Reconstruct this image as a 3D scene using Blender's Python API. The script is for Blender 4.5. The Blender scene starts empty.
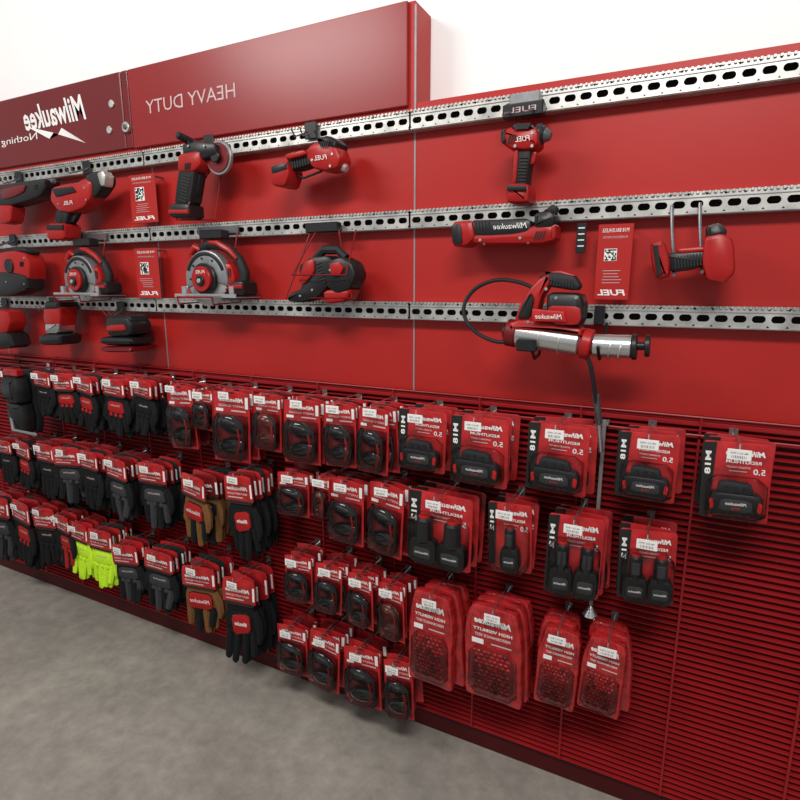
import bpy, bmesh, math, random
from mathutils import Matrix, Vector
random.seed(7)
scene=bpy.context.scene
scene.view_settings.view_transform='Standard'
# ------------------------------------------------------------------ camera calibration
D=1.6; H=1.565; FPX=560.0
PITCH=math.atan(115/FPX); TH=math.radians(26.6)
cp,sp=math.cos(PITCH),math.sin(PITCH); ct,st=math.cos(TH),math.sin(TH)
def P(px,py,d=0.0):
    """survey point measured in the photograph -> (X,Z) on the vertical plane d metres in front of the wall"""
    dx=px-400; dy=400-py
    fwd=FPX*cp+dy*sp; up=dy*cp-FPX*sp
    X=-fwd*st+dx*ct; Y=fwd*ct+dx*st
    t=(D-d)/Y
    return (X*t, H+up*t)
cam_d=bpy.data.cameras.new('camera'); cam=bpy.data.objects.new('camera',cam_d)
scene.collection.objects.link(cam); scene.camera=cam
cam_d.sensor_width=36; cam_d.lens=36*FPX/800; cam_d.clip_start=0.05
cam.location=(0,-D,H)
cam.rotation_euler=(math.pi/2-PITCH,0,TH)

# ------------------------------------------------------------------ materials
MATS={}
def mat(name,col,rough=0.5,metal=0.0,var=0.12,scale=30,coat=0.0,bump=0.0,alpha=1.0,spec=0.3,bdist=.004):
    m=bpy.data.materials.new(name); m.use_nodes=True
    nt=m.node_tree; b=nt.nodes['Principled BSDF']
    tc=nt.nodes.new('ShaderNodeTexCoord'); n=nt.nodes.new('ShaderNodeTexNoise')
    n.inputs['Scale'].default_value=scale; n.inputs['Detail'].default_value=4
    nt.links.new(tc.outputs['Object'],n.inputs['Vector'])
    r=nt.nodes.new('ShaderNodeValToRGB')
    r.color_ramp.elements[0].position=0.3; r.color_ramp.elements[1].position=0.7
    r.color_ramp.elements[0].color=[c*(1-var) for c in col]+[1]
    r.color_ramp.elements[1].color=[min(1,c*(1+var)) for c in col]+[1]
    nt.links.new(n.outputs['Fac'],r.inputs['Fac']); nt.links.new(r.outputs['Color'],b.inputs['Base Color'])
    b.inputs['Roughness'].default_value=rough; b.inputs['Metallic'].default_value=metal
    b.inputs['Coat Weight'].default_value=coat; b.inputs['Alpha'].default_value=alpha
    b.inputs['Specular IOR Level'].default_value=spec
    if bump>0:
        bp=nt.nodes.new('ShaderNodeBump'); bp.inputs['Strength'].default_value=bump; bp.inputs['Distance'].default_value=bdist
        nt.links.new(n.outputs['Fac'],bp.inputs['Height']); nt.links.new(bp.outputs['Normal'],b.inputs['Normal'])
    MATS[name]=m; return m
mat('wall_red',(0.40,0.017,0.014),0.4,var=0.06,scale=3,spec=0.3)
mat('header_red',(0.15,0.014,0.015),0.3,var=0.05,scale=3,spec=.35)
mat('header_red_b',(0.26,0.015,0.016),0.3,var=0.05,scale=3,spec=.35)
mat('slat_red',(0.29,0.010,0.013),0.4,var=0.1,scale=8)
mat('slat_dark',(0.06,0.002,0.003),0.6,scale=8)
mat('tool_red',(0.36,0.012,0.011),0.34,var=.08)
mat('card_red',(0.42,0.016,0.018),0.32,coat=0.2,var=0.3,scale=25)
mat('bag_red',(0.38,0.016,0.018),0.16,coat=0.6,var=0.3,scale=26,bump=1.0,bdist=.014)
mat('card_dark',(0.15,0.007,0.009),0.35,coat=0.1)
mat('black',(0.010,0.010,0.011),0.38,spec=.4)
mat('rubber',(0.014,0.014,0.015),0.6)
mat('grip',(0.028,0.028,0.03),0.6)
mat('fabric_black',(0.008,0.008,0.009),0.85,bump=0.5,scale=90,spec=.2)
mat('fabric_grey',(0.04,0.04,0.045),0.85,bump=0.5,scale=90,spec=.2)
mat('fabric_tan',(0.17,0.075,0.025),0.8,bump=0.4,scale=120,spec=.15)
mat('fabric_red',(0.36,0.012,0.012),0.75,bump=0.4,scale=120,spec=.2)
mat('fabric_neon',(0.55,0.85,0.03),0.7,bump=0.4,scale=120,spec=.15)
mat('steel',(0.52,0.51,0.48),0.4,metal=0.75,var=0.3,scale=18)
mat('guard',(0.27,0.27,0.28),0.35,metal=0.5,var=0.15)
mat('steel_dark',(0.15,0.15,0.16),0.35,metal=0.7)
mat('alu',(0.62,0.62,0.62),0.25,metal=0.9,var=0.06)
mat('wire',(0.2,0.19,0.2),0.35,metal=0.7)
mat('wire_red',(0.22,0.01,0.012),0.35)
mat('white',(0.82,0.80,0.77),0.45,var=0.03)
mat('text_dim',(0.58,0.42,0.41),0.5,var=0.03)
mat('ink',(0.015,0.015,0.015),0.6)
mat('lens',(0.008,0.006,0.007),0.1,coat=0.6)
mat('lens_amber',(0.12,0.02,0.012),0.1,coat=0.6)
mat('grey_trim',(0.28,0.27,0.27),0.4,metal=0.3)
mat('rail_hole_shade',(0.015,0.008,0.008),0.8)  # near-black colour standing in for the shadow inside the rail channel
mat('white_wall',(0.9,0.9,0.89),0.8,var=0.01,scale=2)
m=bpy.data.materials.new('clear'); m.use_nodes=True; nt=m.node_tree; nt.nodes.clear()
o=nt.nodes.new('ShaderNodeOutputMaterial'); mx=nt.nodes.new('ShaderNodeMixShader'); tr=nt.nodes.new('ShaderNodeBsdfTransparent'); gl=nt.nodes.new('ShaderNodeBsdfGlossy')
gl.inputs['Roughness'].default_value=.12; fr=nt.nodes.new('ShaderNodeFresnel'); fr.inputs['IOR'].default_value=1.3
nt.links.new(fr.outputs[0],mx.inputs[0]); nt.links.new(tr.outputs[0],mx.inputs[1]); nt.links.new(gl.outputs[0],mx.inputs[2]); nt.links.new(mx.outputs[0],o.inputs[0]); MATS['clear']=m
m=mat('concrete',(0.33,0.30,0.26),0.5,var=0.2,scale=2.2,bump=0.1)
nt=m.node_tree; b=nt.nodes['Principled BSDF']
tc=[n for n in nt.nodes if n.type=='TEX_COORD'][0]
n2=nt.nodes.new('ShaderNodeTexNoise'); n2.inputs['Scale'].default_value=16; n2.inputs['Detail'].default_value=10; n2.inputs['Roughness'].default_value=.7
nt.links.new(tc.outputs['Object'],n2.inputs['Vector'])
mx=nt.nodes.new('ShaderNodeMix'); mx.data_type='RGBA'; mx.blend_type='OVERLAY'; mx.inputs['Factor'].default_value=0.55
src=b.inputs['Base Color'].links[0].from_socket
nt.links.new(src,mx.inputs[6]); nt.links.new(n2.outputs['Fac'],mx.inputs[7]); nt.links.new(mx.outputs[2],b.inputs['Base Color'])

# ------------------------------------------------------------------ mesh builder
TEXTC={}
def text_geo(s,shear=0.0,bold=0.0):
    k=(s,shear,bold)
    if k in TEXTC: return TEXTC[k]
    cu=bpy.data.curves.new('t','FONT'); cu.body=s; cu.size=1; cu.resolution_u=2; cu.shear=shear; cu.offset=bold
    ob=bpy.data.objects.new('t',cu); scene.collection.objects.link(ob)
    dg=bpy.context.evaluated_depsgraph_get(); dg.update()
    me=bpy.data.meshes.new_from_object(ob.evaluated_get(dg))
    vs=[v.co.copy() for v in me.vertices]; fs=[tuple(p.vertices) for p in me.polygons]
    bpy.data.objects.remove(ob); bpy.data.curves.remove(cu); bpy.data.meshes.remove(me)
    x0=min(v.x for v in vs); x1=max(v.x for v in vs); y0=min(v.y for v in vs); y1=max(v.y for v in vs)
    vs=[((v.x-x0)/(x1-x0)-0.5,(v.y-y0)/(y1-y0)-0.5) for v in vs]
    TEXTC[k]=(vs,fs,(x1-x0)/(y1-y0)); return TEXTC[k]

class B:
    def __init__(s,name): s.name=name; s.bm=bmesh.new(); s.mats=[]; s.M=Matrix.Identity(4)
    def mi(s,m):
        if m not in s.mats: s.mats.append(m)
        return s.mats.index(m)
    def v(s,co): return s.bm.verts.new(s.M@Vector(co))
    def f(s,vs,mi):
        try:
            f=s.bm.faces.new(vs); f.material_index=mi; f.smooth=True
        except ValueError: pass
    def rings(s,rings,m,cap=True,closed=False):
        mi=s.mi(m); R=[[s.v(c) for c in r] for r in rings]; n=len(R[0])
        for a,b_ in zip(R[:-1],R[1:]):
            for i in range(n): s.f([a[i],a[(i+1)%n],b_[(i+1)%n],b_[i]],mi)
        if cap: s.f(R[0][::-1],mi); s.f(R[-1],mi)
    def box(s,c,sz,m,rot=None,bev=0.0):
        x,y,z=[q/2 for q in sz]; b_=min(bev,x*.9,y*.9,z*.9)
        old=s.M
        s.M=old@Matrix.Translation(c)@(rot if rot else Matrix.Identity(4))
        if b_<=0:
            s.rings([[(-x,-y,k),(x,-y,k),(x,y,k),(-x,y,k)] for k in (-z,z)],m)
        else:
            def rr(i,k):
                X,Y=x-i,y-i; q=b_
                return [(-X+q,-Y,k),(X-q,-Y,k),(X,-Y+q,k),(X,Y-q,k),(X-q,Y,k),(-X+q,Y,k),(-X,Y-q,k),(-X,-Y+q,k)]
            s.rings([rr(b_*.8,-z),rr(0,-z+b_),rr(0,z-b_),rr(b_*.8,z)],m)
        s.M=old
    def puff(s,poly,y,th,m,ins=None,sm=1):
        """rounded slab from an outline in XZ; y is centre, th thickness"""
        p=[Vector(q) for q in poly]
        area=sum(p[i].x*p[(i+1)%len(p)].y-p[(i+1)%len(p)].x*p[i].y for i in range(len(p)))
        if area<0: p.reverse()
        for _ in range(sm):
            q=[]
            for i in range(len(p)):
                a,b_=p[i],p[(i+1)%len(p)]; q+=[a.lerp(b_,.16),a.lerp(b_,.84)]
            p=q
        n=len(p)
        if ins is None: ins=th*.16
        nor=[]
        for i in range(n):
            t=(p[(i+1)%n]-p[i-1]); t.normalize() if t.length>0 else None
            nor.append(Vector((-t.y,t.x)))
        def ring(k,yy): return [(p[i].x+nor[i].x*k,yy,p[i].y+nor[i].y*k) for i in range(n)]
        s.rings([ring(ins,y-th/2),ring(ins*.3,y-th/2+ins*.35),ring(0,y-th/2+ins),ring(0,y+th/2-ins*.6),ring(ins*.6,y+th/2)],m)
    def tube(s,pts,r,m,seg=8,flat=1.0,closed=False):
        pts=[Vector(q) for q in pts]; n=len(pts)
        rs=r if isinstance(r,(list,tuple)) else [r]*n
        R=[]
        up=None
        for i in range(n):
            t=(pts[min(i+1,n-1)]-pts[max(i-1,0)]).normalized()
            if up is None:
                up=Vector((0,1,0)) if abs(t.y)<.9 else Vector((0,0,1))
            a=(up-t*up.dot(t)).normalized(); up=a; b_=t.cross(a)
            R.append([tuple(pts[i]+(a*math.cos(2*math.pi*k/seg)*flat+b_*math.sin(2*math.pi*k/seg))*rs[i]) for k in range(seg)])
        s.rings(R,m)
    def cyl(s,a,b_,r0,m,r1=None,seg=24):
        r1=r0 if r1 is None else r1
        a=Vector(a); b_=Vector(b_); d=(b_-a)
        L=d.length; e=min(.12*L,.25*max(r0,r1)); u=d.normalized()
        s.tube([a,a+u*e*.01,a+u*e,b_-u*e,b_-u*e*.01,b_],[max(r0-e,1e-4),max(r0-e,1e-4),r0,r1,max(r1-e,1e-4),max(r1-e,1e-4)],m,seg)
    def disc(s,c,r,th,m,seg=36): s.cyl((c[0],c[1]-th/2,c[2]),(c[0],c[1]+th/2,c[2]),r,m,seg=seg)
    def ell(s,c,r,m,nu=12,nv=8):
        R=[]
        for j in range(nv+1):
            a=-math.pi/2+math.pi*max(.02,min(.98,j/nv))
            R.append([(c[0]+r[0]*math.cos(a)*math.cos(2*math.pi*i/nu),c[1]+r[1]*math.cos(a)*math.sin(2*math.pi*i/nu),c[2]+r[2]*math.sin(a)) for i in range(nu)])
        s.rings(R,m)
    def text(s,t,c,w,h,m,mirror=True,shear=0,bold=0,rot=0.0):
        vs,fs,asp=text_geo(t,shear,bold); mi=s.mi(m)
        sx=-1 if mirror else 1; cr,sr=math.cos(rot),math.sin(rot)
        V=[]
        for x,y in vs:
            x=x*w*sx; y=y*h
            V.append(s.v((c[0]+x*cr-y*sr,c[1],c[2]+x*sr+y*cr)))
        for f in fs: s.f([V[i] for i in f],mi)
    def vents(s,px,py,y,n,m='ink',w=.003,h=.02,gap=.007,tilt=.3):
        x,z=P(px,py,-y)
        for i in range(n): s.box((x+(i-n/2)*gap,y,z),(w,.002,h),m,rot=Matrix.Rotation(tilt,4,'Y'))
    def ribs(s,a,c,n,w,y,m='grip'):
        """moulded grip ribs across a handle running from a to c"""
        A=Vector(P(a[0],a[1],-y)); C=Vector(P(c[0],c[1],-y)); d_=C-A; ang=math.atan2(d_.x,d_.y)
        for i in range(n):
            q=A.lerp(C,(i+.5)/n); s.box((q.x,y,q.y),(w,.003,d_.length/n*.45),m,rot=Matrix.Rotation(ang,4,'Y'),bev=.0008)
    def screws(s,pts,y):
        for px,py in pts:
            x,z=P(px,py,-y); s.disc((x,y,z),.0038,.003,'steel',seg=10); s.box((x,y-.0016,z),(.005,.0006,.001),'ink')
    def finish(s,sharp=35,shift=True,parent=None):
        bmesh.ops.recalc_face_normals(s.bm,faces=s.bm.faces[:])
        me=bpy.data.meshes.new(s.name)
        c=Vector((0,0,0))
        if shift and len(s.bm.verts):
            c=sum((v.co for v in s.bm.verts),Vector())/len(s.bm.verts)
            bmesh.ops.translate(s.bm,verts=s.bm.verts[:],vec=-c)
        s.bm.to_mesh(me); s.bm.free()
        for m in s.mats: me.materials.append(MATS[m])
        try: me.set_sharp_from_angle(angle=math.radians(sharp))
        except Exception: pass
        ob=bpy.data.objects.new(s.name,me); ob.location=c
        scene.collection.objects.link(ob)
        return ob
def pp(l,d): return [P(x,y,d) for x,y in l]
def p3(x,y,d):
    q=P(x,y,d); return (q[0],-d,q[1])

# ------------------------------------------------------------------ room shell
XL,XR=-5.2,0.42
b=B('floor'); b.box((-1,-2.5,-0.05),(14,7,0.1),'concrete'); b.finish(shift=False)
b=B('wall_back'); b.box((-1,0.165,1.7),(14,0.1,3.39),'white_wall'); b.finish(shift=False)
zs_top=P(415,395,0.03)[1]
z1=P(415,119,0.04)[1]; z2=P(415,219,0.04)[1]; z3=P(415,311,0.04)[1]
seamA=P(152,165,0)[0]; seamB=P(415,170,0)[0]
DH=.012
zb=P(60,159,DH)[1]; xs=P(125,125,DH)[0]
zh_top=P(20,96,DH)[1]
z_top=z1+0.055
b=B('wall_display_panel')
seams=[XL,2*seamA-seamB-1.17,2*seamA-seamB,seamA,seamB,XR+0.3]
for a,c in zip(seams[:-1],seams[1:]):
    zt=z_top if c>0 else zh_top
    b.box(((a+c)/2,0.055,(zs_top+0.01+zt)/2),(c-a-0.003,0.11,zt-zs_top-0.01),'wall_red')
    b.box((c,0.0,(zs_top+zt)/2),(0.005,0.003,zt-zs_top-.02),'grey_trim')
b.finish(shift=False)
b=B('slatwall_panel')
b.box(((XL+XR+.3)/2,0.055,zs_top/2+.04),(XR+.3-XL,0.11,zs_top-.08),'slat_dark')
z=0.09; pitch=0.0185
while z<zs_top-0.005:
    b.rings([[(xx,-0.0,z-0.006),(xx,-0.012,z-0.0050),(xx,-0.016,z-0.002),(xx,-0.016,z+0.001),(xx,-0.010,z+0.0030),(xx,0.0,z+0.0035)] for xx in (XL,XR+.3)],'slat_red')
    z+=pitch
b.box(((XL+XR+.3)/2,-0.008,zs_top-.008),(XR+.3-XL,0.03,0.014),'slat_red',bev=0.003)
b.tube([(XL,-0.03,zs_top-0.035),(XR+.3,-0.03,zs_top-0.035)],0.003,'slat_red',6)
b.tube([(XL,-0.03,zs_top+0.012),(XR+.3,-0.03,zs_top+0.012)],0.003,'slat_red',6)
x=XL
while x<XR+.3:
    b.box((x,-0.014,(zs_top+.08)/2),(0.006,0.012,zs_top-.1),'slat_red')
    b.tube([(x,-0.004,zs_top-.04),(x,-.03,zs_top-.035),(x,-.03,zs_top+.012),(x,-.004,zs_top+.012)],.003,'slat_red',6); x+=0.2925
b.finish(shift=False)
b=B('baseboard_back'); b.box(((XL+XR+.3)/2,0.03,0.038),(XR+.3-XL,0.05,0.074),'slat_dark',bev=.003); b.finish(shift=False)

# ------------------------------------------------------------------ perforated rails
def rail(zc,xa,xb):
    b=B('perforated_mounting_rail'); hh=0.025; yf=-0.036
    mi=b.mi('steel'); n=max(1,round((xb-xa)/.039)); pt=(xb-xa)/n
    K=[]
    for i in range(16):
        a=2*math.pi*(i+.5)/16
        cx=0.0055 if math.cos(a)>0 else -0.0055
        K.append((cx+0.0085*math.cos(a),0.0085*math.sin(a)))
    O=[]
    for i in range(16):
        a=2*math.pi*(i+.5)/16; c,s_=math.cos(a),math.sin(a)
        k=1/max(abs(c),abs(s_)); O.append((c*k*pt/2,s_*k*hh))
    zo=-0.002
    for j in range(n):
        x0=xa+(j+.5)*pt
        o=[b.v((x0+q[0],yf,zc+q[1])) for q in O]; k=[b.v((x0+q[0],yf,zc+zo+q[1])) for q in K]; kb=[b.v((x0+q[0],yf+.004,zc+zo+q[1])) for q in K]
        for i in range(16):
            i2=(i+1)%16
            b.f([o[i],o[i2],k[i2],k[i]],mi); b.f([k[i],k[i2],kb[i2],kb[i]],mi)
    L=n*pt; xc=xa+L/2
    b.box((xc,-.0185,zc+hh),(L,0.033,0.003),'steel'); b.box((xc,-.0185,zc-hh),(L,0.033,0.003),'steel')
    b.box((xc,-.012,zc),(L,0.002,2*hh-.004),'rail_hole_shade')  # added dark strip: shade seen through the slots, put in as colour
    b.box((xc,yf-.001,zc-hh+.002),(L,.003,.003),'steel'); b.box((xc,yf-.0012,zc+hh*.52),(L,.0015,.0015),'guard')
    x=xa+.003
    while x<xa+L-.003:
        b.box((x,yf-.002,zc+hh-0.001),(0.0065,0.005,0.007),'steel',bev=.001); x+=0.0123
    b.finish(sharp=20,shift=False)
for zc in (z1,z2,z3):
    for a,c in ((-4.4,2*seamA-seamB-.003),(2*seamA-seamB+.003,seamA-.003),(seamA+.003,seamB-.003),(seamB+.003,XR+.3)):
        rail(zc,a,c)

# ------------------------------------------------------------------ header signs
def hdr(xa,xb,z0,z1_,m,fn):
    b=B('header_sign'); b.box(((xa+xb)/2,-DH/2-.001,(z0+z1_)/2),(xb-xa,DH-.002,z1_-z0),m,bev=0.003); fn(b,-DH-.0015); b.finish(shift=False)
def s1(b,y):
    d=DH
    x0,zz=P(24,120,d); x1,_=P(86,112,d)
    b.text('Milwaukee',((x0+x1)/2,y,P(55,113,d)[1]),abs(x1-x0),0.095,'white',shear=.35,bold=.02)
    b.puff([P(a,c+2,d) for a,c in [(86,141),(62,126),(59,132),(28,125),(50,137),(54,131)]],y,.002,'white',ins=.0003,sm=0)
    xr_=P(38,140,d)[0]
    b.text('Nothing but HEAVY DUTY',(xr_-.45,y,P(20,140,d)[1]),.90,.036,'white')
    for q in ((110,130),(112,104)): b.disc((P(*q,d)[0],y,P(*q,d)[1]),.014,.008,'steel')
def s2(b,y):
    xa,z=P(146,104,DH); xb_,_=P(236,101,DH)
    b.text('HEAVY DUTY',((xa+xb_)/2,y,P(190,99,DH)[1]),xb_-xa,.045,'text_dim')
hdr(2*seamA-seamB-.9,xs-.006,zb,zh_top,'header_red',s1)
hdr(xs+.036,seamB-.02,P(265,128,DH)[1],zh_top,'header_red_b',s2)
b=B('trim_1'); b.box((xs+.015,-.006,(zb+zh_top)/2),(.034,.010,zh_top-zb),'card_dark',bev=.002)
x,z=P(127,127,.02); b.disc((xs+.015,-.018,z),.019,.014,'steel'); b.disc((xs+.015,-.027,z),.009,.006,'steel_dark'); b.finish()

# ------------------------------------------------------------------ tools
def hookwire(b,px,py_rail,d,drop=0.03,m='wire'):
    x,z=P(px,py_rail,.04)
    b.box((x,-.046,z),(.045,.006,.05),'black',bev=.002)
    for o in (-.015,.015):
        b.tube([(x+o,-.045,z),(x+o,-d*.6,z-drop*.4),(x+o,-d,z-drop),(x+o,-d-.015,z-drop+.02)],.0025,m,6)
tool=B
b=tool('cordless_jigsaw'); d=.12
hookwire(b,20,178,d-.02)
b.puff(pp([(-6,188),(14,183),(30,180),(45,178),(46,188),(40,197),(24,202),(10,206),(-6,205)],d),-d+.03,.07,'black')
b.puff(pp([(2,190),(18,186),(28,185),(26,192),(16,197),(4,200)],d),-d-.004,.012,'card_dark')
b.puff(pp([(-8,204),(12,204),(10,222),(2,224),(-8,222)],d),-d+.03,.06,'tool_red')
b.cyl(p3(44,184,d-.03),p3(54,181,d-.03),.012,'steel_dark'); b.vents(36,187,-d-.006,4,m='grip'); b.finish()
b=tool('cordless_one_handed_saw'); d=.13
hookwire(b,88,168,d-.02)
b.puff(pp([(52,187),(66,184),(78,182),(84,178),(92,182),(92,196),(84,208),(70,213),(58,211),(50,200)],d),-d+.03,.07,'tool_red')
b.puff(pp([(83,176),(92,171),(103,174),(103,184),(94,197),(88,196)],d),-d+.03,.055,'black')
b.puff(pp([(96,173),(102,170),(105,176),(104,186),(100,186)],d),-d+.02,.04,'steel')
b.puff(pp([(54,208),(68,210),(63,226),(52,226)],d),-d+.03,.05,'rubber'); b.ribs((61,212),(57,224),5,.028,-d+.004)
b.puff(pp([(48,223),(66,223),(66,240),(47,240)],d),-d+.03,.075,'tool_red')
b.puff(pp([(49,225),(65,225),(65,230),(49,230)],d),-d-.007,.008,'black',sm=0)
b.puff(pp([(54,189),(74,187),(78,192),(58,197)],d),-d-.006,.008,'black',sm=0)
b.puff(pp([(68,210),(73,212),(68,222),(64,221)],d),-d+.03,.02,'black')
b.text('FUEL',(P(70,204,d)[0],-d-.008,P(70,203,d)[1]),.055,.014,'white',shear=.2); b.screws([(58,204),(84,188),(86,200)],-d-.006)
b.tube([p3(99,176,d-.03),p3(106,171,d-.03)],.006,'steel'); b.finish()

def info_card(x0,x1,y0,y1,d):
    b=B('product_info_card')
    q=P((x0+x1)/2,(y0+y1)/2,d); w=P(x1,(y0+y1)/2,d)[0]-P(x0,(y0+y1)/2,d)[0]
    zt=P((x0+x1)/2,y0,d)[1]; zb_=P((x0+x1)/2,y1,d)[1]; h=zt-zb_; cx=q[0]
    b.box((cx,-d+.002,(zt+zb_)/2),(w,.004,h),'wall_red',bev=.001)
    for sx in(-1,1): b.box((cx+sx*w*.4,-d/2+.002,zt-.01),(.006,d-.006,.006),'steel_dark')
    y=-d-.001
    b.text('M18 BRUSHLESS',(cx,y,zt-.08*h),w*.75,h*.05,'white')
    b.text('POWERSTATE MOTOR',(cx,y,zt-.17*h),w*.7,h*.03,'text_dim')
    qs=min(w*.36,h*.28); qx=cx-w*.1; qz=zt-.4*h
    b.box((qx,y,qz),(qs,.001,qs),'white')
    nq=9
    for i in range(nq):
        for j in range(nq):
            if random.random()<.5: b.box((qx+(i-nq/2+.5)*qs/(nq+1),y-.001,qz+(j-nq/2+.5)*qs/(nq+1)),(qs/(nq+1),.001,qs/(nq+1)),'ink')
    for i in range(5): b.box((cx-random.uniform(0,.08)*w,y,zt-h*(.61+.04*i)),(w*random.uniform(.4,.6),.001,h*.008),'text_dim')
    b.text('FUEL',(cx,y,zb_+h*.1),w*.8,h*.08,'white',shear=.2,bold=.03)
    b.finish()
info_card(130,156,174,223,.05); info_card(136,159,248,298,.05); info_card(596,631,224,300,.05)
b=B('price_label'); x,z=P(581,238,.05); b.box((x,-.047,z),(.024,.004,.075),'black',bev=.001); b.box((x,-.03,z+.03),(.006,.03,.006),'black')
for k in range(4): b.box((x,-.0498,z+.025-.015*k),(.016,.001,.003),'white')
b.finish()

b=tool('cordless_angle_grinder'); d=.13
hookwire(b,210,143,d-.02)
b.puff(pp([(180,158),(196,156),(193,180),(189,205),(173,205),(176,180)],d),-d+.03,.06,'rubber'); b.ribs((187,174),(182,202),9,.036,-d-.001)
b.puff(pp([(178,154),(200,150),(202,164),(194,172),(178,172)],d),-d+.028,.068,'tool_red')
b.puff(pp([(170,203),(190,203),(191,218),(169,218)],d),-d+.03,.075,'black')
b.puff(pp([(171,210),(190,210),(190,214),(170,214)],d),-d-.006,.01,'tool_red',sm=0)
b.puff(pp([(192,172),(196,173),(192,194),(189,193)],d),-d+.03,.02,'black')
b.puff(pp([(181,143),(196,140),(214,142),(216,154),(200,160),(182,158)],d),-d+.03,.06,'black')
x,z=P(213,156,d); b.disc((x,-d+.03,z-.0),.054,.012,'guard'); b.disc((x,-d+.022,z),.046,.004,'card_dark'); b.disc((x,-d+.015,z),.018,.02,'black')
b.cyl(p3(192,142,d-.03),(P(188,128,d-.03)[0],-d-.02,P(196,137,d-.03)[1]),.012,'rubber'); b.vents(188,166,-d-.008,4); b.screws([(183,158),(196,156),(204,146),(188,146)],-d-.004)
for a,c in (((214,165),(188,205)),((222,165),(215,220)),((188,205),(176,220)),((215,220),(176,220))):
    b.tube([p3(*a,d-.09),p3(*c,d)],.0025,'wire_red',6)
b.tube([p3(214,165,d-.09),(P(214,160,.04)[0],-.045,P(214,143,.04)[1])],.0025,'wire_red',6)
b.finish()
b=tool('cordless_impact_wrench'); d=.13
hookwire(b,312,131,d-.02)
b.puff(pp([(304,152),(312,143),(326,139),(336,146),(341,158),(338,168),(326,171),(312,168)],d),-d+.03,.07,'tool_red')
b.puff(pp([(316,138),(328,135),(337,141),(336,149),(320,150)],d),-d+.03,.075,'black')
b.puff(pp([(283,155),(308,150),(313,163),(290,170)],d),-d+.03,.05,'rubber'); b.ribs((291,164),(309,159),7,.03,-d+.004)
b.puff(pp([(286,155),(306,150),(308,155),(288,160)],d),-d+.0,.02,'tool_red')
b.puff(pp([(271,165),(288,160),(291,173),(286,187),(273,186),(269,176)],d),-d+.03,.08,'tool_red')
b.puff(pp([(273,167),(287,163),(289,170),(274,175)],d),-d-.006,.01,'black')
b.tube([p3(288,172,d-.03),p3(304,178,d-.03),p3(322,171,d-.03)],.004,'black')
b.cyl(p3(337,164,d-.03),p3(347,169,d-.03),.012,'steel')
b.vents(326,144,-d-.009,4,m='grip'); b.screws([(312,160),(330,166),(332,154)],-d-.006)
b.text('FUEL',(P(322,158,d)[0],-d-.008,P(322,158,d)[1]),.045,.013,'white',shear=.2)
b.finish()
b=tool('cordless_hammer_drill'); d=.13
x,z=P(525,112,.05); b.box((x,-.06,z),(.105,.034,.034),'black',bev=.003); b.text('FUEL',(x,-.078,z),.07,.013,'text_dim'); b.box((x,-.05,z+.03),(.08,.02,.03),'guard',bev=.003)
b.tube([(x-.03,-.06,z),(x-.03,-d,z-.02)],.003,'wire',6); b.tube([(x+.03,-.06,z),(x+.03,-d,z-.02)],.003,'wire',6)
b.puff(pp([(502,131),(510,126),(534,125),(538,132),(538,144),(528,150),(510,149),(502,142)],d),-d+.035,.075,'tool_red')
b.puff(pp([(512,125),(532,124),(535,129),(512,130)],d),-d+.03,.078,'black')
b.cyl(p3(536,135,d-.035),p3(545,135,d-.035),.026,'black',.022); b.cyl(p3(544,135,d-.035),p3(551,136,d-.035),.018,'steel_dark',.012)
for q in (538,541): b.cyl(p3(q,135,d-.035),p3(q+1.2,135,d-.035),.0268,'grip')
b.puff(pp([(500,130),(507,128),(507,145),(500,142)],d),-d+.035,.078,'black')
b.puff(pp([(513,148),(531,147),(527,168),(525,186),(511,186),(511,168)],d),-d+.035,.05,'rubber'); b.ribs((524,156),(521,182),8,.022,-d+.009)
b.puff(pp([(513,149),(518,149),(515,184),(511,184)],d),-d+.02,.03,'tool_red')
b.puff(pp([(529,149),(535,150),(532,162),(527,163)],d),-d+.03,.02,'tool_red')
b.puff(pp([(507,183),(528,183),(530,192),(528,203),(507,203),(505,193)],d),-d+.035,.08,'tool_red')
b.puff(pp([(508,186),(527,186),(527,191),(508,191)],d),-d-.007,.01,'black',sm=0)
b.vents(513,139,-d-.004,3,h=.02); b.screws([(515,146),(532,146),(532,133)],-d-.003)
b.text('FUEL',(P(523,139,d)[0],-d-.004,P(523,139,d)[1]),.036,.012,'white',shear=.2)
b.finish()
b=tool('cordless_oscillating_multi_tool'); d=.11
b.puff(pp([(468,220),(500,219),(530,218),(532,234),(505,240),(470,238)],d),-d+.03,.06,'black')
b.puff(pp([(451,222),(473,220),(476,238),(466,247),(452,246)],d),-d+.03,.08,'tool_red')
b.puff(pp([(453,225),(462,224),(464,244),(454,244)],d),-d-.01,.008,'black')
b.puff(pp([(466,234),(520,231),(540,222),(556,223),(556,240),(540,244),(470,244)],d),-d+.033,.07,'tool_red')
b.puff(pp([(534,213),(550,210),(556,216),(553,228),(534,229)],d),-d+.03,.075,'black')
b.puff(pp([(545,208),(551,203),(556,206),(554,214),(546,214)],d),-d+.03,.03,'rubber')
b.text('Milwaukee',(P(510,226,d)[0],-d-.0015,P(508,226,d)[1]),.09,.014,'white',shear=.3); b.vents(541,235,-d-.004,4); b.screws([(480,240),(520,238)],-d-.003); b.ribs((474,226),(490,225),5,.02,-d-.001)
b.tube([p3(484,222,.04),p3(484,243,.06),p3(484,244,d+.01)],.003,'wire'); b.tube([p3(528,222,.04),p3(528,242,.06),p3(528,243,d+.01)],.003,'wire')
b.finish()

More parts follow.
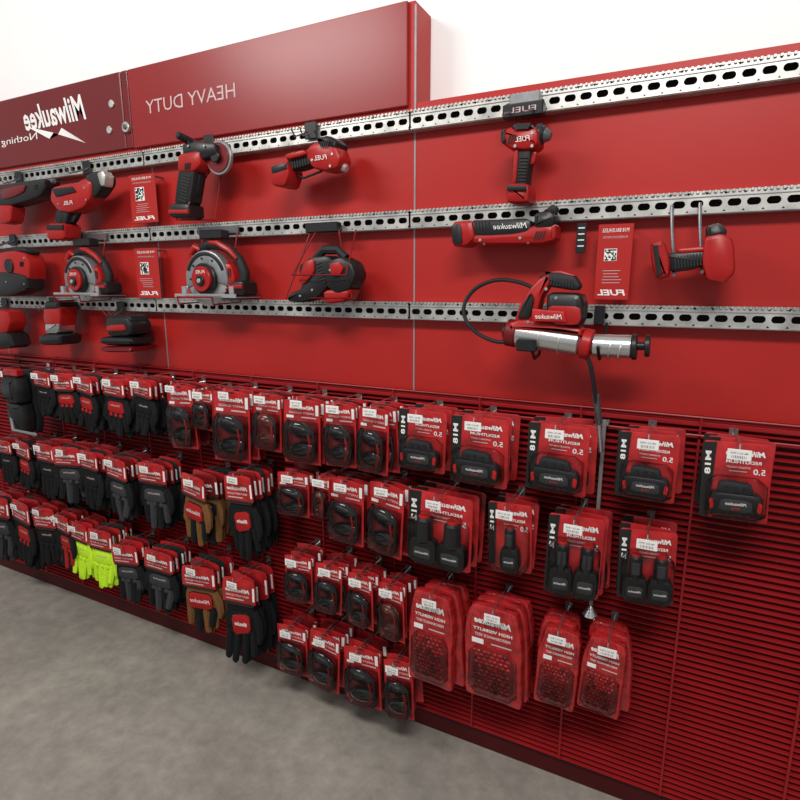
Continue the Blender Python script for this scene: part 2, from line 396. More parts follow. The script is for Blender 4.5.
def circ_saw(cx,cy,s,d=.13):
    b=B('cordless_circular_saw'); x,z=P(cx,cy,d)
    b.M=Matrix.Translation((x,-d+.03,z))@Matrix.Scale(s,4)
    def arc(a0,a1,r0,r1,n=20):
        o=[]
        for i in range(n+1):
            a=math.radians(a0+(a1-a0)*i/n); o.append((r1*math.cos(a),r1*math.sin(a)))
        for i in range(n+1):
            a=math.radians(a1+(a0-a1)*i/n); o.append((r0*math.cos(a),r0*math.sin(a)))
        return o
    b.puff(arc(-15,200,.02,.098),.0,.034,'guard',ins=.005,sm=0)
    b.puff(arc(20,160,.080,.092),-.018,.004,'black',ins=.001,sm=0)
    for a in (60,100,140,180): b.disc((.071*math.cos(math.radians(a)),-.0185,.071*math.sin(math.radians(a))),.004,.003,'ink',12)
    b.puff(arc(200,290,.03,.089),-.004,.02,'alu',ins=.003,sm=0)
    R=[]
    for i in range(96):
        a=2*math.pi*i/96; r=.096 if i%2 else .089; R.append((r*math.cos(a),r*math.sin(a)))
    b.rings([[(p[0],yy,p[1]) for p in R] for yy in (-.0125,-.0105)],'steel')
    b.disc((0,-.02,0),.054,.022,'black'); b.disc((0,-.034,0),.043,.016,'tool_red'); b.disc((0,-.043,-.006),.018,.012,'black'); b.disc((0,-.05,-.006),.008,.006,'steel')
    b.text('FUEL',(0,-.0425,.024),.045,.011,'white',shear=.2)
    b.puff([(.01,.03),(.06,.06),(.11,.05),(.125,.0),(.11,-.045),(.05,-.04),(.01,-.02)],.03,.08,'tool_red')
    for i in range(5): b.box((.075+.008*i,-.011,.02),(.003,.002,.03),'ink')
    H_=[(-.055,.065),(-.03,.105),(.01,.118),(.06,.112),(.1,.095),(.14,.06),(.158,.02),(.15,-.02)]
    b.tube([(p[0],.005,p[1]) for p in H_],[.012,.016,.017,.017,.017,.016,.018,.018],'rubber',12)
    b.tube([(.02,-.008,.124),(.06,-.012,.119),(.11,-.010,.094),(.14,-.01,.066)],[.006,.010,.010,.006],'tool_red',8)
    b.tube([(-.06,-.0,.045),(-.075,-.005,.085),(-.05,-.005,.11),(-.03,0,.1)],[.012,.014,.014,.012],'tool_red',10)
    b.puff([(.11,-.01),(.175,-.005),(.18,-.055),(.115,-.057)],.01,.075,'black')
    b.puff([(.115,-.02),(.175,-.02),(.175,-.032),(.115,-.032)],-.03,.008,'tool_red',sm=0)
    b.box((.035,.0,-.062),(.28,.12,.004),'guard',bev=.001); b.box((.035,-.062,-.056),(.28,.004,.012),'alu')
    b.box((-.09,-.03,-.045),(.02,.01,.04),'alu'); b.box((.13,-.03,-.045),(.02,.01,.04),'alu')
    b.M=Matrix.Identity(4)
    zr=z2
    for o in (-.07,.09):
        b.tube([(x+o*s,-.042,zr),(x+o*s,-.06,zr-.06),(x+o*s,-.05,z-.08*s),(x+o*s,-d-.05,z-.085*s),(x+o*s,-d-.055,z-.06*s)],.003,'wire_red',6)
    b.tube([(x-.07*s,-d-.055,z-.06*s),(x+.09*s,-d-.055,z-.06*s)],.003,'wire_red',6)
    b.box((x,-.044,zr),(.19,.006,.025),'wire')
    b.box((x+.02,-.085,z+.15*s),(.1,.045,.03),'black',bev=.003)
    b.finish()
circ_saw(76,280,.98); circ_saw(203,279,1.0)
b=tool('cordless_planer'); d=.13
hookwire(b,14,240,d-.02)
b.puff(pp([(-8,255),(12,250),(26,253),(31,264),(31,280),(20,292),(-8,294)],d),-d+.03,.08,'tool_red')
b.puff(pp([(-8,272),(14,272),(30,276),(32,290),(16,296),(-8,297)],d),-d+.02,.084,'black')
b.puff(pp([(0,248),(20,246),(29,252),(23,258),(2,258)],d),-d+.03,.05,'rubber')
x,z=P(12,266,d); b.disc((x,-d-.01,z),.03,.012,'black'); b.vents(22,264,-d-.012,4); b.screws([(24,258),(6,282),(24,284)],-d-.022); b.finish()
b=tool('cordless_jigsaw'); d=.14
x,z=P(325,228,.05); b.box((x,-.06,z),(.12,.03,.03),'black',bev=.003)
b.puff(pp([(298,266),(310,257),(328,255),(334,262),(330,284),(318,298),(298,303),(287,301),(288,294),(302,288)],d),-d+.03,.07,'black')
b.puff(pp([(326,262),(340,256),(352,262),(357,275),(350,290),(336,294),(326,286)],d),-d+.03,.075,'black')
b.puff(pp([(306,262),(316,259),(316,272),(306,284),(300,282)],d),-d-.006,.01,'tool_red')
b.puff(pp([(332,264),(342,262),(346,268),(342,276),(334,276)],d),-d-.01,.012,'tool_red')
b.puff(pp([(322,290),(352,288),(346,301),(324,304)],d),-d+.03,.06,'tool_red')
b.tube([p3(316,259,d-.03),p3(324,250,d-.03),p3(338,250,d-.03),p3(346,258,d-.03)],.014,'rubber')
b.box((P(300,303,d)[0],-d+.03,P(300,305,d)[1]),(.09,.09,.004),'guard'); b.vents(346,280,-d-.009,4,m='grip'); b.screws([(300,296),(312,290),(330,270)],-d-.007); b.ribs((318,262),(324,284),7,.02,-d-.006)
for l in (((312,228,.06),(286,298,d),(352,298,d),(338,228,.06)),((318,228,.06),(292,275,d+.03),(346,275,d+.03),(356,230,.06))):
    b.tube([p3(*q) for q in l],.0028,'wire_red',6)
b.finish()
b=tool('cordless_impact_driver'); d=.13
b.puff(pp([(650,243),(664,240),(670,258),(670,276),(656,280),(651,262)],d),-d+.035,.08,'tool_red')
b.puff(pp([(653,246),(658,245),(662,274),(657,276)],d),-d-.007,.01,'black',sm=0)
b.puff(pp([(665,254),(684,250),(706,250),(708,264),(690,270),(669,272)],d),-d+.035,.055,'black'); b.ribs((674,263),(702,259),9,.028,-d+.007)
b.puff(pp([(676,248),(704,246),(706,251),(678,254)],d),-d+.02,.03,'tool_red')
b.puff(pp([(704,236),(722,232),(734,240),(736,272),(724,284),(706,280),(701,262)],d),-d+.035,.07,'tool_red')
b.puff(pp([(706,226),(720,222),(728,230),(724,240),(706,240)],d),-d+.035,.06,'black')
b.tube([p3(672,205,.045),p3(672,225,.06),p3(674,270,.07),p3(674,275,d)],.004,'wire'); b.tube([p3(700,203,.045),p3(700,225,.06),p3(702,268,.07),p3(702,272,d)],.004,'wire')
b.finish()
b=tool('cordless_trim_router'); d=.12
hookwire(b,54,303,d-.02)
b.puff(pp([(45,306),(62,306),(62,318),(60,330),(48,330),(44,318)],d),-d+.03,.08,'tool_red')
b.puff(pp([(46,322),(61,322),(60,334),(47,334)],d),-d+.03,.084,'alu')
b.puff(pp([(42,334),(65,334),(65,345),(42,345)],d),-d+.03,.1,'black')
b.puff(pp([(46,301),(61,301),(61,311),(46,311)],d),-d+.03,.084,'black'); b.screws([(50,328),(58,328)],-d-.012); b.finish()
b=tool('cordless_palm_sander'); d=.12
hookwire(b,122,308,d-.02)
b.puff(pp([(110,317),(130,316),(136,325),(134,336),(112,337),(108,326)],d),-d+.03,.1,'black')
b.puff(pp([(108,316),(132,315),(134,322),(110,323)],d),-d+.03,.085,'rubber')
b.puff(pp([(112,325),(129,324),(131,330),(112,331)],d),-d-.018,.012,'tool_red')
b.puff(pp([(104,336),(137,337),(138,345),(105,345)],d),-d+.03,.11,'black'); b.puff(pp([(104,346),(137,346),(137,352),(105,352)],d),-d+.03,.11,'card_dark')
b.tube([p3(135,330,d-.05),p3(142,336,d-.05),p3(148,344,d-.06)],.005,'rubber'); b.finish()
b=tool('cordless_polisher'); d=.12
hookwire(b,6,303,d-.02)
b.puff(pp([(-10,310),(8,310),(12,322),(8,334),(-10,334)],d),-d+.03,.08,'tool_red'); b.puff(pp([(-10,332),(12,332),(16,348),(-10,350)],d),-d+.03,.09,'black')
b.finish()

# ------------------------------------------------------------------ grease gun
b=tool('cordless_grease_gun'); d=.15
yc=-d
b.cyl(p3(514,333,d),p3(582,343,d),.033,'alu'); b.cyl(p3(582,343,d),p3(592,345,d),.038,'tool_red'); b.cyl(p3(591,345,d),p3(634,347,d),.028,'alu'); b.cyl(p3(632,347,d),p3(637,347,d),.031,'black')
for q in (540,560,610,620): b.cyl(p3(q,336+(q-530)*.14,d),p3(q+1.5,336.3+(q-530)*.14,d),.0345 if q<582 else .0295,'steel')
b.cyl(p3(636,346,d),p3(646,346,d),.010,'black'); b.cyl(p3(645,346,d),p3(650,346,d),.026,'black')
b.cyl(p3(507,332,d),p3(518,334,d),.036,'card_dark'); b.cyl(p3(504,332,d),p3(508,332,d),.02,'black')
b.puff(pp([(512,322),(524,318),(560,322),(584,328),(584,336),(560,332),(522,330),(511,330)],d),yc,.07,'tool_red')
b.puff(pp([(516,322),(522,304),(532,288),(543,277),(552,274),(552,284),(544,296),(540,312),(538,328)],d),yc,.055,'tool_red')
b.puff(pp([(520,318),(526,303),(534,292),(537,300),(533,318)],d),yc-.02,.03,'black')
b.puff(pp([(540,276),(556,272),(576,276),(582,286),(578,291),(552,287),(543,285)],d),yc,.045,'rubber'); b.ribs((550,281),(574,284),8,.02,yc-.023)
b.puff(pp([(544,273),(560,270),(577,275),(574,279),(556,275)],d),yc,.03,'tool_red')
b.puff(pp([(550,292),(582,293),(586,302),(585,318),(581,326),(554,325),(549,310)],d),yc,.085,'black')
b.puff(pp([(551,305),(583,306),(584,318),(580,324),(556,323)],d),yc-.04,.012,'tool_red',sm=1)
b.puff(pp([(537,308),(568,311),(570,321),(537,320)],d),yc-.045,.012,'card_red',sm=0)
b.text('Milwaukee',(P(553,315.5,d)[0],yc-.054,P(553,315.5,d)[1]),.065,.012,'white',shear=.3); b.screws([(576,298),(556,298)],yc-.044); b.screws([(528,322),(546,289)],yc-.036)
b.box((P(530,344,d)[0],yc-.03,P(530,344,d)[1]),(.05,.03,.03),'black',bev=.003)
def spline(pts,n=6):
    o=[]
    q=[pts[0]]+pts+[pts[-1]]
    for i in range(1,len(q)-2):
        for k in range(n):
            t=k/n; a,b1,c,e=[Vector(w) for w in q[i-1:i+3]]
            o.append(.5*((2*b1)+(c-a)*t+(2*a-5*b1+4*c-e)*t*t+(3*b1-a-3*c+e)*t**3))
    o.append(Vector(pts[-1])); return o
b.tube(spline([p3(522,338,d+.02),p3(500,342,d+.02),p3(480,335,d),p3(467,322,d),p3(464,306,d-.03),p3(475,289,d-.04),p3(497,280,d-.03),p3(522,283,d-.01),p3(540,292,d-.01)]),.0055,'rubber',8)
b.tube(spline([p3(584,352,d+.01),p3(590,364,d+.01),p3(593,380,d),p3(596,400,d-.02),p3(598,418,d-.04)]),.0055,'rubber',8)
b.cyl(p3(596,394,d-.02),p3(599,424,d-.045),.009,'steel_dark'); b.cyl(p3(598,420,d-.045),p3(601,452,d-.05),.007,'alu')
for px in (535,600):
    b.box((P(px,312,.05)[0],-.052,z3),(.025,.024,.05),'black',bev=.003)
    q=P(px,349,d); b.tube([(q[0],-.05,z3-.02),(q[0],-.1,q[1]-.02),(q[0],-d-.0,q[1]-.025),(q[0],-d-.045,q[1]+.01)],.004,'black',6)
b.finish()
b=B('display_divider_post')
x=P(604,430,.05)[0]; zt=P(604,420,.05)[1]; zbm=P(604,608,.05)[1]
b.box((x,-.05,(zt+zbm)/2),(.010,.008,zt-zbm),'grey_trim',bev=.001); b.cyl((x,-.05,zbm),(x,-.05,zbm-.035),.006,'alu',.022); b.box((x,-.034,zt-.01),(.02,.032,.01),'grey_trim'); b.box((x,-.034,zbm+.05),(.02,.032,.01),'grey_trim')
b.finish()

# ------------------------------------------------------------------ hanging products
def frame(x0,x1,y0,y1,d):
    xm,ym=(x0+x1)/2,(y0+y1)/2
    xl,xr=P(x0,ym,d)[0],P(x1,ym,d)[0]
    return ((xl+xr)/2,P(xm,y0,d)[1],xr-xl,P(xm,y0,d)[1]-P(xm,y1,d)[1])
def hook_tag(b,cx,zt,w,h,d,dx=0):
    zh=zt-.012
    b.tube([(cx,-0.017,zh),(cx,-d-.02,zh),(cx,-d-.032,zh+.008)],.0022,'alu',6)
    b.tube([(cx,-0.017,zh+.02),(cx,-d-.03,zh+.02),(cx,-d-.034,zh-.005)],.0016,'alu',6)
    b.box((cx,-.021,zh),(.02,.006,.035),'alu')
    tz=zh-.002; ty=-d-.037
    b.box((cx,ty,tz),(.047,.0025,.025),'white',bev=.001)
    b.text('48-22-1903',(cx,ty-.0016,tz+.004),.034,.004,'ink')
    for i in range(9): b.box((cx-.014+.0034*i,ty-.0016,tz-.005),(random.choice([.0006,.0012]),.0005,.006),'ink')
def glove(b,w,h,zc,body,palm,y,flip,detail,tips):
    s=-1 if flip else 1
    b.puff([(-.33*w,zc),(.33*w,zc),(.34*w,zc-.14*h),(.42*w,zc-.28*h),(.42*w,zc-.44*h),(-.42*w,zc-.44*h),(-.42*w,zc-.28*h),(-.34*w,zc-.14*h)],y,.014,body,ins=.004)
    if detail: 
        b.puff([(-.3*w,zc-.22*h),(.3*w,zc-.22*h),(.34*w,zc-.38*h),(-.34*w,zc-.38*h)],y-.008,.004,palm,ins=.001)
        b.box((0,y-.007,zc-.13*h),(.6*w,.004,.03*h),palm)
        b.text('Milwaukee',(0,y-.0105,zc-.27*h),.4*w,.03*h,'text_dim',shear=.3)
        for kx in (-.2,0,.2): b.ell((kx*w,y-.01,zc-.41*h),(.07*w,.004,.03*h),palm,8,4)
    L=[.30,.36,.34,.25]
    for i in range(4):
        x=(-.315+.21*i)*w*s; jx=random.uniform(-.04,.04)*w; z0=zc-.41*h; l=L[i]*h*.95*random.uniform(.92,1.04)
        dy=random.uniform(-.010,.004)
        b.tube([(x,y,z0+.02*h),(x+jx*.3,y+dy*.3,z0-.3*l),(x+jx,y+dy,z0-.65*l),(x+jx*1.3,y+dy*1.6,z0-.93*l),(x+jx*1.3,y+dy*1.7,z0-l)],[.105*w,.105*w,.1*w,.085*w,.03*w],tips if (i%2 and detail) else body,7,flat=.75)
    b.tube([(.36*w*s,y-.002,zc-.2*h),(.48*w*s,y-.004,zc-.3*h),(.53*w*s,y-.008,zc-.42*h),(.5*w*s,y-.01,zc-.5*h)],[.11*w,.12*w,.1*w,.05*w],body,7,flat=.75)
GV={'blk':('fabric_black','fabric_black','fabric_black'),'red':('fabric_black','fabric_red','fabric_black'),'gray':('fabric_black','fabric_grey','fabric_grey'),'tan':('fabric_tan','fabric_black','fabric_black'),
    'neon':('fabric_neon','fabric_neon','fabric_neon'),'logo':('fabric_black','fabric_black','fabric_black'),'redb':('fabric_black','fabric_red','fabric_red')}
def gloves(x0,x1,y0,y1,var='blk',d=.17,n=5):
    b=B('hanging_work_gloves'); cx,zt,w,h=frame(x0,x1,y0,y1,d); w=max(w,.09)*(1.22 if x1<180 else 1.08)
    hook_tag(b,cx,zt,w,h,d)
    body,palm,tips=GV[var]
    gap=(d-.045)/n
    for k in range(n):
        sw=random.uniform(-.07,.07)
        b.M=Matrix.Translation((cx+random.uniform(-.007,.007),-d+k*gap,zt-random.uniform(0,.012)))@Matrix.Rotation(random.uniform(-.18,.18),4,'Z')@Matrix.Rotation(sw,4,'Y')
        det=k<2
        glove(b,w*.95,h*1.0,-.1*h,body,palm,.004,k%2,det,tips)
        ch=.27*h*random.uniform(.9,1.1); cm=['card_red','card_dark','card_red','ink','card_red','card_dark'][(k+int(x0))%6] if k else 'card_red'
        b.puff([(-.38*w,0.004),(.38*w,0.004),(.42*w,-.06*h),(.42*w,-ch),(-.42*w,-ch),(-.42*w,-.06*h)],-.007,.005,cm,ins=.0015)
        b.box((.38*w,-.010,-.5*ch),(.05*w,.001,.5*ch),'white')
        if det:
            b.text('Milwaukee',(-.03*w,-.0102,-.42*ch),.62*w,.15*ch,'white',shear=.3,bold=.03)
            b.text('HEAVY DUTY GLOVES',(-.04*w,-.0102,-.62*ch),.6*w,.07*ch,'white'); b.box((-.1*w,-.0102,-.76*ch),(.45*w,.001,.04*ch),'text_dim')
            b.box((.0,-.0098,-.93*ch),(.76*w,.001,.1*ch),'ink')
        if var=='logo' and k==0:
            b.puff([(-.22*w,-.36*h),(.24*w,-.33*h),(.28*w,-.5*h),(-.16*w,-.55*h)],-.008,.006,'fabric_red',ins=.001)
            b.text('Milwaukee',(0.03*w,-.0115,-.43*h),.32*w,.04*h,'white',bold=.02,shear=.3)
        if var=='tan' and k==0:
            b.puff([(-.3*w,-.33*h),(.3*w,-.33*h),(.3*w,-.52*h),(-.3*w,-.52*h)],-.008,.006,'fabric_red',ins=.001)
            b.text('Milwaukee',(0,-.0115,-.42*h),.5*w,.05*h,'white',shear=.3)
    b.M=Matrix.Identity(4); return b.finish()
def glasses(x0,x1,y0,y1,d=.15,n=4,amber=False,dark=False):
    b=B('hanging_safety_glasses'); cx,zt,w,h=frame(x0,x1,y0,y1,d); w*=1.04; hook_tag(b,cx,zt,w,h,d)
    gap=(d-.035)/n
    for k in range(n):
        b.M=Matrix.Translation((cx+random.uniform(-.006,.006),-d+k*gap,zt-random.uniform(0,.006)))@Matrix.Rotation(random.uniform(-.17,.17),4,'Z')@Matrix.Rotation(random.uniform(-.06,.06),4,'Y')
        b.puff([(-.5*w,-.03*h),(-.2*w,0),(.2*w,0),(.5*w,-.03*h),(.5*w,-h),(-.5*w,-h)],0,.003,'card_dark' if (dark or k==2) else 'card_red',ins=.0008,sm=0)
        b.box((0,-.003,-.02*h),(.14*w,.001,.018*h),'ink')
        b.box((.42*w,-.003,-.15*h),(.08*w,.001,.16*h),'white')
        if k>1: 
            b.ell((0,-.008,-.6*h),(.36*w,.012,.3*h),'lens',8,6); continue
        y=-.003
        b.text('Milwaukee',(0.0*w,y,-.12*h),.66*w,.06*h,'white',shear=.3,bold=.03)
        b.text('SAFETY GLASSES',(0,y,-.205*h),.7*w,.03*h,'white')
        b.box((-.32*w,y,-.27*h),(.2*w,.001,.04*h),'white'); b.box((.2*w,y,-.27*h),(.4*w,.001,.02*h),'text_dim')
        b.box((0,y,-.64*h),(.9*w,.001,.62*h),'card_dark')
        L='lens_amber' if amber else 'lens'
        for zz,tl in ((-.46,.18),(-.76,-.18)):
            o=b.M; b.M=o@Matrix.Translation((.02*w,-.012,zz*h))@Matrix.Rotation(tl,4,'Y')
            b.ell((0,0,0),(.37*w,.014,.125*h),L,14,8)
            b.ell((-.05*w,-.008,.02*h),(.25*w,.009,.06*h),'black' if not amber else L,10,6); b.M=o
        b.tube([(-.34*w,-.008,-.34*h),(-.41*w,-.014,-.5*h),(-.34*w,-.016,-.605*h),(-.41*w,-.014,-.7*h),(-.34*w,-.008,-.87*h)],.004,'black',6)
        b.tube([(.1*w,-.02,-.33*h),(.36*w,-.02,-.45*h),(.40*w,-.018,-.7*h),(.28*w,-.014,-.92*h)],.0036,'black',6)
        b.tube([(.2*w,-.022,-.88*h),(.3*w,-.022,-.7*h),(.24*w,-.022,-.5*h)],.003,'tool_red',6)
        if k==0: b.puff([(-.45*w,-.3*h),(.45*w,-.3*h),(.45*w,-.95*h),(-.45*w,-.95*h)],-.014,.028,'clear',ins=.006)
    b.M=Matrix.Identity(4); return b.finish()
def card(b,w,h,label):
    b.puff([(-.5*w,-.03*h),(-.46*w,0),(.46*w,0),(.5*w,-.03*h),(.5*w,-.97*h),(.46*w,-h),(-.46*w,-h),(-.5*w,-.97*h)],0,.003,'card_red',ins=.0008,sm=0)
    y=-.0025
    b.puff([(-.5*w,-.02*h),(-.3*w,-.01*h),(-.36*w,-.99*h),(-.5*w,-.99*h)],y,.001,'ink',ins=.0001,sm=0)
    b.text(label,(-.415*w,-.0038,-.28*h),.3*h,.09*w,'white',rot=math.pi/2,bold=.03)
    b.text('Milwaukee',(.12*w,y-.0008,-.13*h),.56*w,.07*h,'white',shear=.3,bold=.03)
    b.text('REDLITHIUM',(.1*w,y-.0008,-.24*h),.5*w,.04*h,'white',bold=.02)
    b.text('5.0',(.33*w,y-.0008,-.35*h),.17*w,.075*h,'white',bold=.02)
    b.text('EXTENDED CAPACITY',(.03*w,y-.0008,-.31*h),.34*w,.022*h,'white'); b.box((.03*w,y-.0008,-.36*h),(.26*w,.001,.012*h),'text_dim')
def battery_slide(b,w,h,zc,bd):
    y=-bd/2-.004; f=y-bd/2
    b.puff([(-.32*w,zc+.10*h),(.34*w,zc+.10*h),(.40*w,zc+.03*h),(.41*w,zc-.13*h),(.34*w,zc-.2*h),(-.30*w,zc-.2*h),(-.37*w,zc-.13*h),(-.36*w,zc+.03*h)],y,bd,'black',ins=.006)
    b.puff([(-.24*w,zc+.22*h),(-.1*w,zc+.24*h),(.22*w,zc+.22*h),(.28*w,zc+.08*h),(-.26*w,zc+.08*h)],y,bd*.75,'rubber',ins=.004)
    for xx in (-.14,0.0,.14): b.box((xx*w,y-bd*.36,zc+.15*h),(.05*w,.006,.08*h),'black',bev=.001)
    b.puff([(-.37*w,zc+.0*h),(-.31*w,zc+.03*h),(-.29*w,zc-.1*h),(-.35*w,zc-.12*h)],y-.003,bd,'tool_red',ins=.003)
    b.puff([(.33*w,zc+.03*h),(.40*w,zc+.0*h),(.38*w,zc-.12*h),(.31*w,zc-.1*h)],y-.003,bd,'tool_red',ins=.003)
    b.puff([(-.2*w,zc+.03*h),(.24*w,zc+.03*h),(.26*w,zc-.12*h),(-.22*w,zc-.12*h)],f-.001,.004,'grip',ins=.001)
    b.text('Milwaukee',(.02*w,f-.0038,zc-.02*h),.3*w,.04*h,'white',shear=.3); b.text('M18',(.02*w,f-.0038,zc-.08*h),.12*w,.03*h,'card_red')
    for i in range(5): b.box(((-.2+.1*i)*w,f,zc-.165*h),(.05*w,.003,.012*h),'grip')
def battery_stick(b,w,h,xc,bd):
    y=-bd/2-.004; f=y-bd/2
    b.cyl((xc,y,-.32*h),(xc,y,-.66*h),.12*w,'black',.13*w,16)
    b.puff([(xc-.17*w,-.60*h),(xc+.17*w,-.60*h),(xc+.22*w,-.70*h),(xc+.22*w,-.88*h),(xc+.17*w,-.95*h),(xc-.17*w,-.95*h),(xc-.22*w,-.88*h),(xc-.22*w,-.70*h)],y,bd,'black',ins=.005)
    b.box((xc,y-.25*bd,-.48*h),(.17*w,bd*.6,.18*h),'grip',bev=.003); b.cyl((xc,y,-.29*h),(xc,y,-.335*h),.09*w,'tool_red',seg=14)
    b.box((xc-.2*w,y,-.76*h),(.03*w,bd*.6,.1*h),'tool_red',bev=.002); b.box((xc+.2*w,y,-.76*h),(.03*w,bd*.6,.1*h),'tool_red',bev=.002)
    b.puff([(xc-.14*w,-.72*h),(xc+.14*w,-.72*h),(xc+.14*w,-.87*h),(xc-.14*w,-.87*h)],f-.0005,.003,'grip',ins=.001)
    b.text('Milwaukee',(xc,f-.0025,-.79*h),.22*w,.03*h,'white',shear=.3)
def battery(x0,x1,y0,y1,kind='slide',d=.15,n=3,yaw=0):
    b=B('battery_blister_pack'); cx,zt,w,h=frame(x0,x1,y0,y1,d); w*=1.03; hook_tag(b,cx,zt,w,h,d+.02)
    gap=(d-.02)/n
    for k in range(n):
        b.M=Matrix.Translation((cx+(random.uniform(-.014,.014) if k else 0),-d+k*gap,zt-(random.uniform(0,.006) if k else 0)))@Matrix.Rotation(yaw+random.uniform(-.12,.12),4,'Z')@Matrix.Rotation(random.uniform(-.04,.04),4,'Y')
        card(b,w,h,'M18' if kind=='slide' else 'M12')
        bd=gap-.012
        if kind=='slide': battery_slide(b,w,h,-.7*h,bd)
        elif kind=='two': battery_stick(b,w,h,-.2*w,bd); battery_stick(b,w,h,.24*w,bd)
        else: battery_stick(b,w,h,.05*w,bd)
        if k==0: b.puff([(-.42*w,-.42*h),(.45*w,-.42*h),(.45*w,-.95*h),(-.42*w,-.95*h)] if kind=='slide' else [(-.45*w,-.27*h),(.47*w,-.27*h),(.47*w,-.97*h),(-.45*w,-.97*h)],-bd/2-.003,bd+.004,'clear',ins=.007)
    b.M=Matrix.Identity(4); return b.finish()
def bag(x0,x1,y0,y1,d=.15,n=3):
    b=B('hanging_red_pouch'); cx,zt,w,h=frame(x0,x1,y0,y1,d); hook_tag(b,cx,zt,w,h,d+.01)
    gap=(d-.035)/n
    for k in range(n):
        b.M=Matrix.Translation((cx+random.uniform(-.008,.008),-d+k*gap,zt))@Matrix.Rotation(random.uniform(-.12,.12),4,'Z')@Matrix.Rotation(random.uniform(-.07,.07),4,'Y')
        def e(): return random.uniform(-.025,.025)*w
        b.puff([(-.36*w,0),(.0,.01*h),(.38*w,-.01*h),(.44*w+e(),-.12*h),(.49*w+e(),-.35*h),(.48*w+e(),-.6*h),(.5*w,-.95*h),(.46*w,-h),(0.1*w,-.985*h),(-.45*w,-h),(-.5*w,-.95*h),(-.49*w+e(),-.6*h),(-.5*w+e(),-.35*h),(-.44*w+e(),-.12*h)],0,gap*.85,'bag_red',ins=.012)
        b.box((0,0,-.005),(.66*w,.006,.035*h),'card_dark')
        # crimped plastic folds
        for i in range(7):
            xx=(-.38+.76*i/6)*w; b.tube([(xx*.8,-gap*.40,-.03*h),(xx+e(),-gap*.43,-.2*h),(xx*1.02+e(),-gap*.42,-.42*h)],[.001,.003,.001],'bag_red',5)
        if k==0:
            y=-gap*.425-.0025
            b.text('Milwaukee',(0,y,-.15*h),.62*w,.065*h,'white',shear=.3,bold=.03); b.text('HIGH VISIBILITY',(0,y,-.24*h),.66*w,.032*h,'white',bold=.02)
            b.text('PERFORMANCE VEST',(0,y,-.3*h),.6*w,.028*h,'white'); b.box((-.25*w,y,-.37*h),(.2*w,.001,.05*h),'white'); b.box((.15*w,y,-.37*h),(.34*w,.001,.012*h),'text_dim')
            y+=.0013
            b.puff([(-.36*w,-.44*h),(.36*w,-.44*h),(.38*w,-.9*h),(-.38*w,-.9*h)],y,.003,'card_dark',ins=.001)
            nx=7; nz=11
            for i in range(nx):
                for j in range(nz):
                    b.ell(((-.31+.62*(i+.5*(j%2)*.9)/nx+random.uniform(-.01,.01))*w,y-.002,-(.47+.41*j/(nz-1))*h),(.045*w,random.uniform(.003,.006),.017*h),random.choice(['card_red','tool_red','bag_red','card_dark']),8,5)
            b.puff([(-.4*w,-.42*h),(.4*w,-.42*h),(.42*w,-.93*h),(-.42*w,-.93*h)],y-.002,.014,'clear',ins=.004)
    b.M=Matrix.Identity(4); return b.finish()

b=B('hanging_knee_pads'); d=.2
cx,zt,w,h=frame(3,22,370,434,d); hook_tag(b,cx,zt,w,h,d)
b.puff([(cx-.3*w,zt-.1*h),(cx+.35*w,zt-.1*h),(cx+.48*w,zt-.28*h),(cx+.4*w,zt-.52*h),(cx-.4*w,zt-.52*h),(cx-.48*w,zt-.28*h)],-d+.02,.08,'black',ins=.03)
b.puff([(cx-.38*w,zt-.5*h),(cx+.38*w,zt-.5*h),(cx+.45*w,zt-.75*h),(cx+.3*w,zt-h),(cx-.3*w,zt-h),(cx-.45*w,zt-.75*h)],-d+.03,.07,'black',ins=.025)
b.puff([(cx-.4*w,zt-.04*h),(cx+.4*w,zt-.04*h),(cx+.45*w,zt-h),(cx-.45*w,zt-h)],-d+.075,.03,'rubber'); b.box((cx,-d+.02,zt-.05*h),(.7*w,.03,.1*h),'card_red',bev=.003)
b.tube([(cx-.45*w,-d+.02,zt-.6*h),(cx+.1*w,-d-.02,zt-.9*h),(cx+.55*w,-d+.04,zt-1.0*h)],.007,'grey_trim'); b.finish()

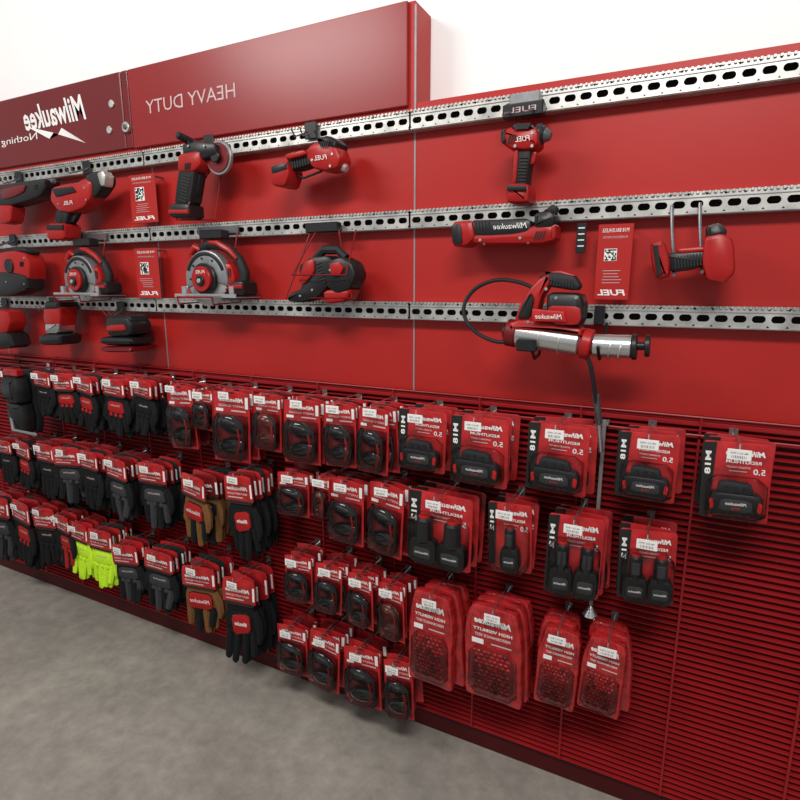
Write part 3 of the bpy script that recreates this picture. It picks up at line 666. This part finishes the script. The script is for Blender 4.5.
G=[(37,55,372,424,'blk'),(57,75,374,430,'red'),(79,99,376,442,'red'),(107,129,378,446,'red'),(135,156,380,446,'blk'),
(0,15,440,490,'blk'),(20,36,442,498,'red'),(40,58,444,508,'blk'),(61,82,448,512,'gray'),(85,103,452,520,'blk'),(108,132,458,530,'gray'),(143,167,464,540,'gray'),(184,214,477,558,'tan'),(228,257,474,572,'logo'),
(-4,12,497,570,'gray'),(18,36,503,578,'red'),(40,56,508,574,'blk'),(58,74,515,576,'redb'),(75,92,524,588,'neon'),(96,115,530,596,'neon'),(118,138,545,610,'gray'),(150,174,552,622,'gray'),(186,216,565,640,'tan'),(227,257,578,676,'logo')]
for g in G: gloves(*g,n=6,d=.19 if g[0]>180 else .165)
for g in [(168,192,384,446,0),(198,214,390,430,0),(218,248,390,460,0),(256,280,394,450,1),(288,320,398,462,0),(325,354,403,466,0),(361,391,406,472,0),
 (281,308,472,515,0),(318,332,476,518,1),(330,364,480,543,0),(369,405,484,555,0),(286,310,555,600,0),(319,343,564,612,0),(348,374,574,625,0),(378,404,584,638,1),
 (279,306,626,672,0),(311,341,634,688,0),(345,378,648,704,0),(384,410,660,716,0)]:
    glasses(*g[:4],amber=bool(g[4]))
for g in [(401,446,410,471,'slide'),(451,508,417,485,'slide'),(528,588,424,493,'slide'),(618,677,433,500,'slide'),(700,768,442,520,'slide'),
 (410,472,494,566,'two'),(488,530,503,570,'one'),(548,602,516,596,'two'),(618,674,530,601,'two')]:
    battery(*g)
for g in [(412,458,592,684),(466,526,606,700),(537,580,626,706),(584,630,637,714)]: bag(*g)

# ------------------------------------------------------------------ lights
w=bpy.data.worlds.new('world'); scene.world=w; w.use_nodes=True
w.node_tree.nodes['Background'].inputs[0].default_value=(0.95,0.97,1,1); w.node_tree.nodes['Background'].inputs[1].default_value=0.45
def area(x,y,z,sx,sy,e,tgt):
    l=bpy.data.lights.new('ceiling_light','AREA'); l.shape='RECTANGLE'; l.size=sx; l.size_y=sy; l.energy=e; l.color=(1,.97,.93)
    o=bpy.data.objects.new('ceiling_light',l); scene.collection.objects.link(o); o.location=(x,y,z)
    o.rotation_euler=(Vector(tgt)-Vector((x,y,z))).to_track_quat('-Z','Y').to_euler()
area(.1,-2.2,3.3,1.4,.35,55,(-.3,0,1.3)); area(-2.6,-2.2,3.3,1.4,.35,44,(-2.6,0,1.1));
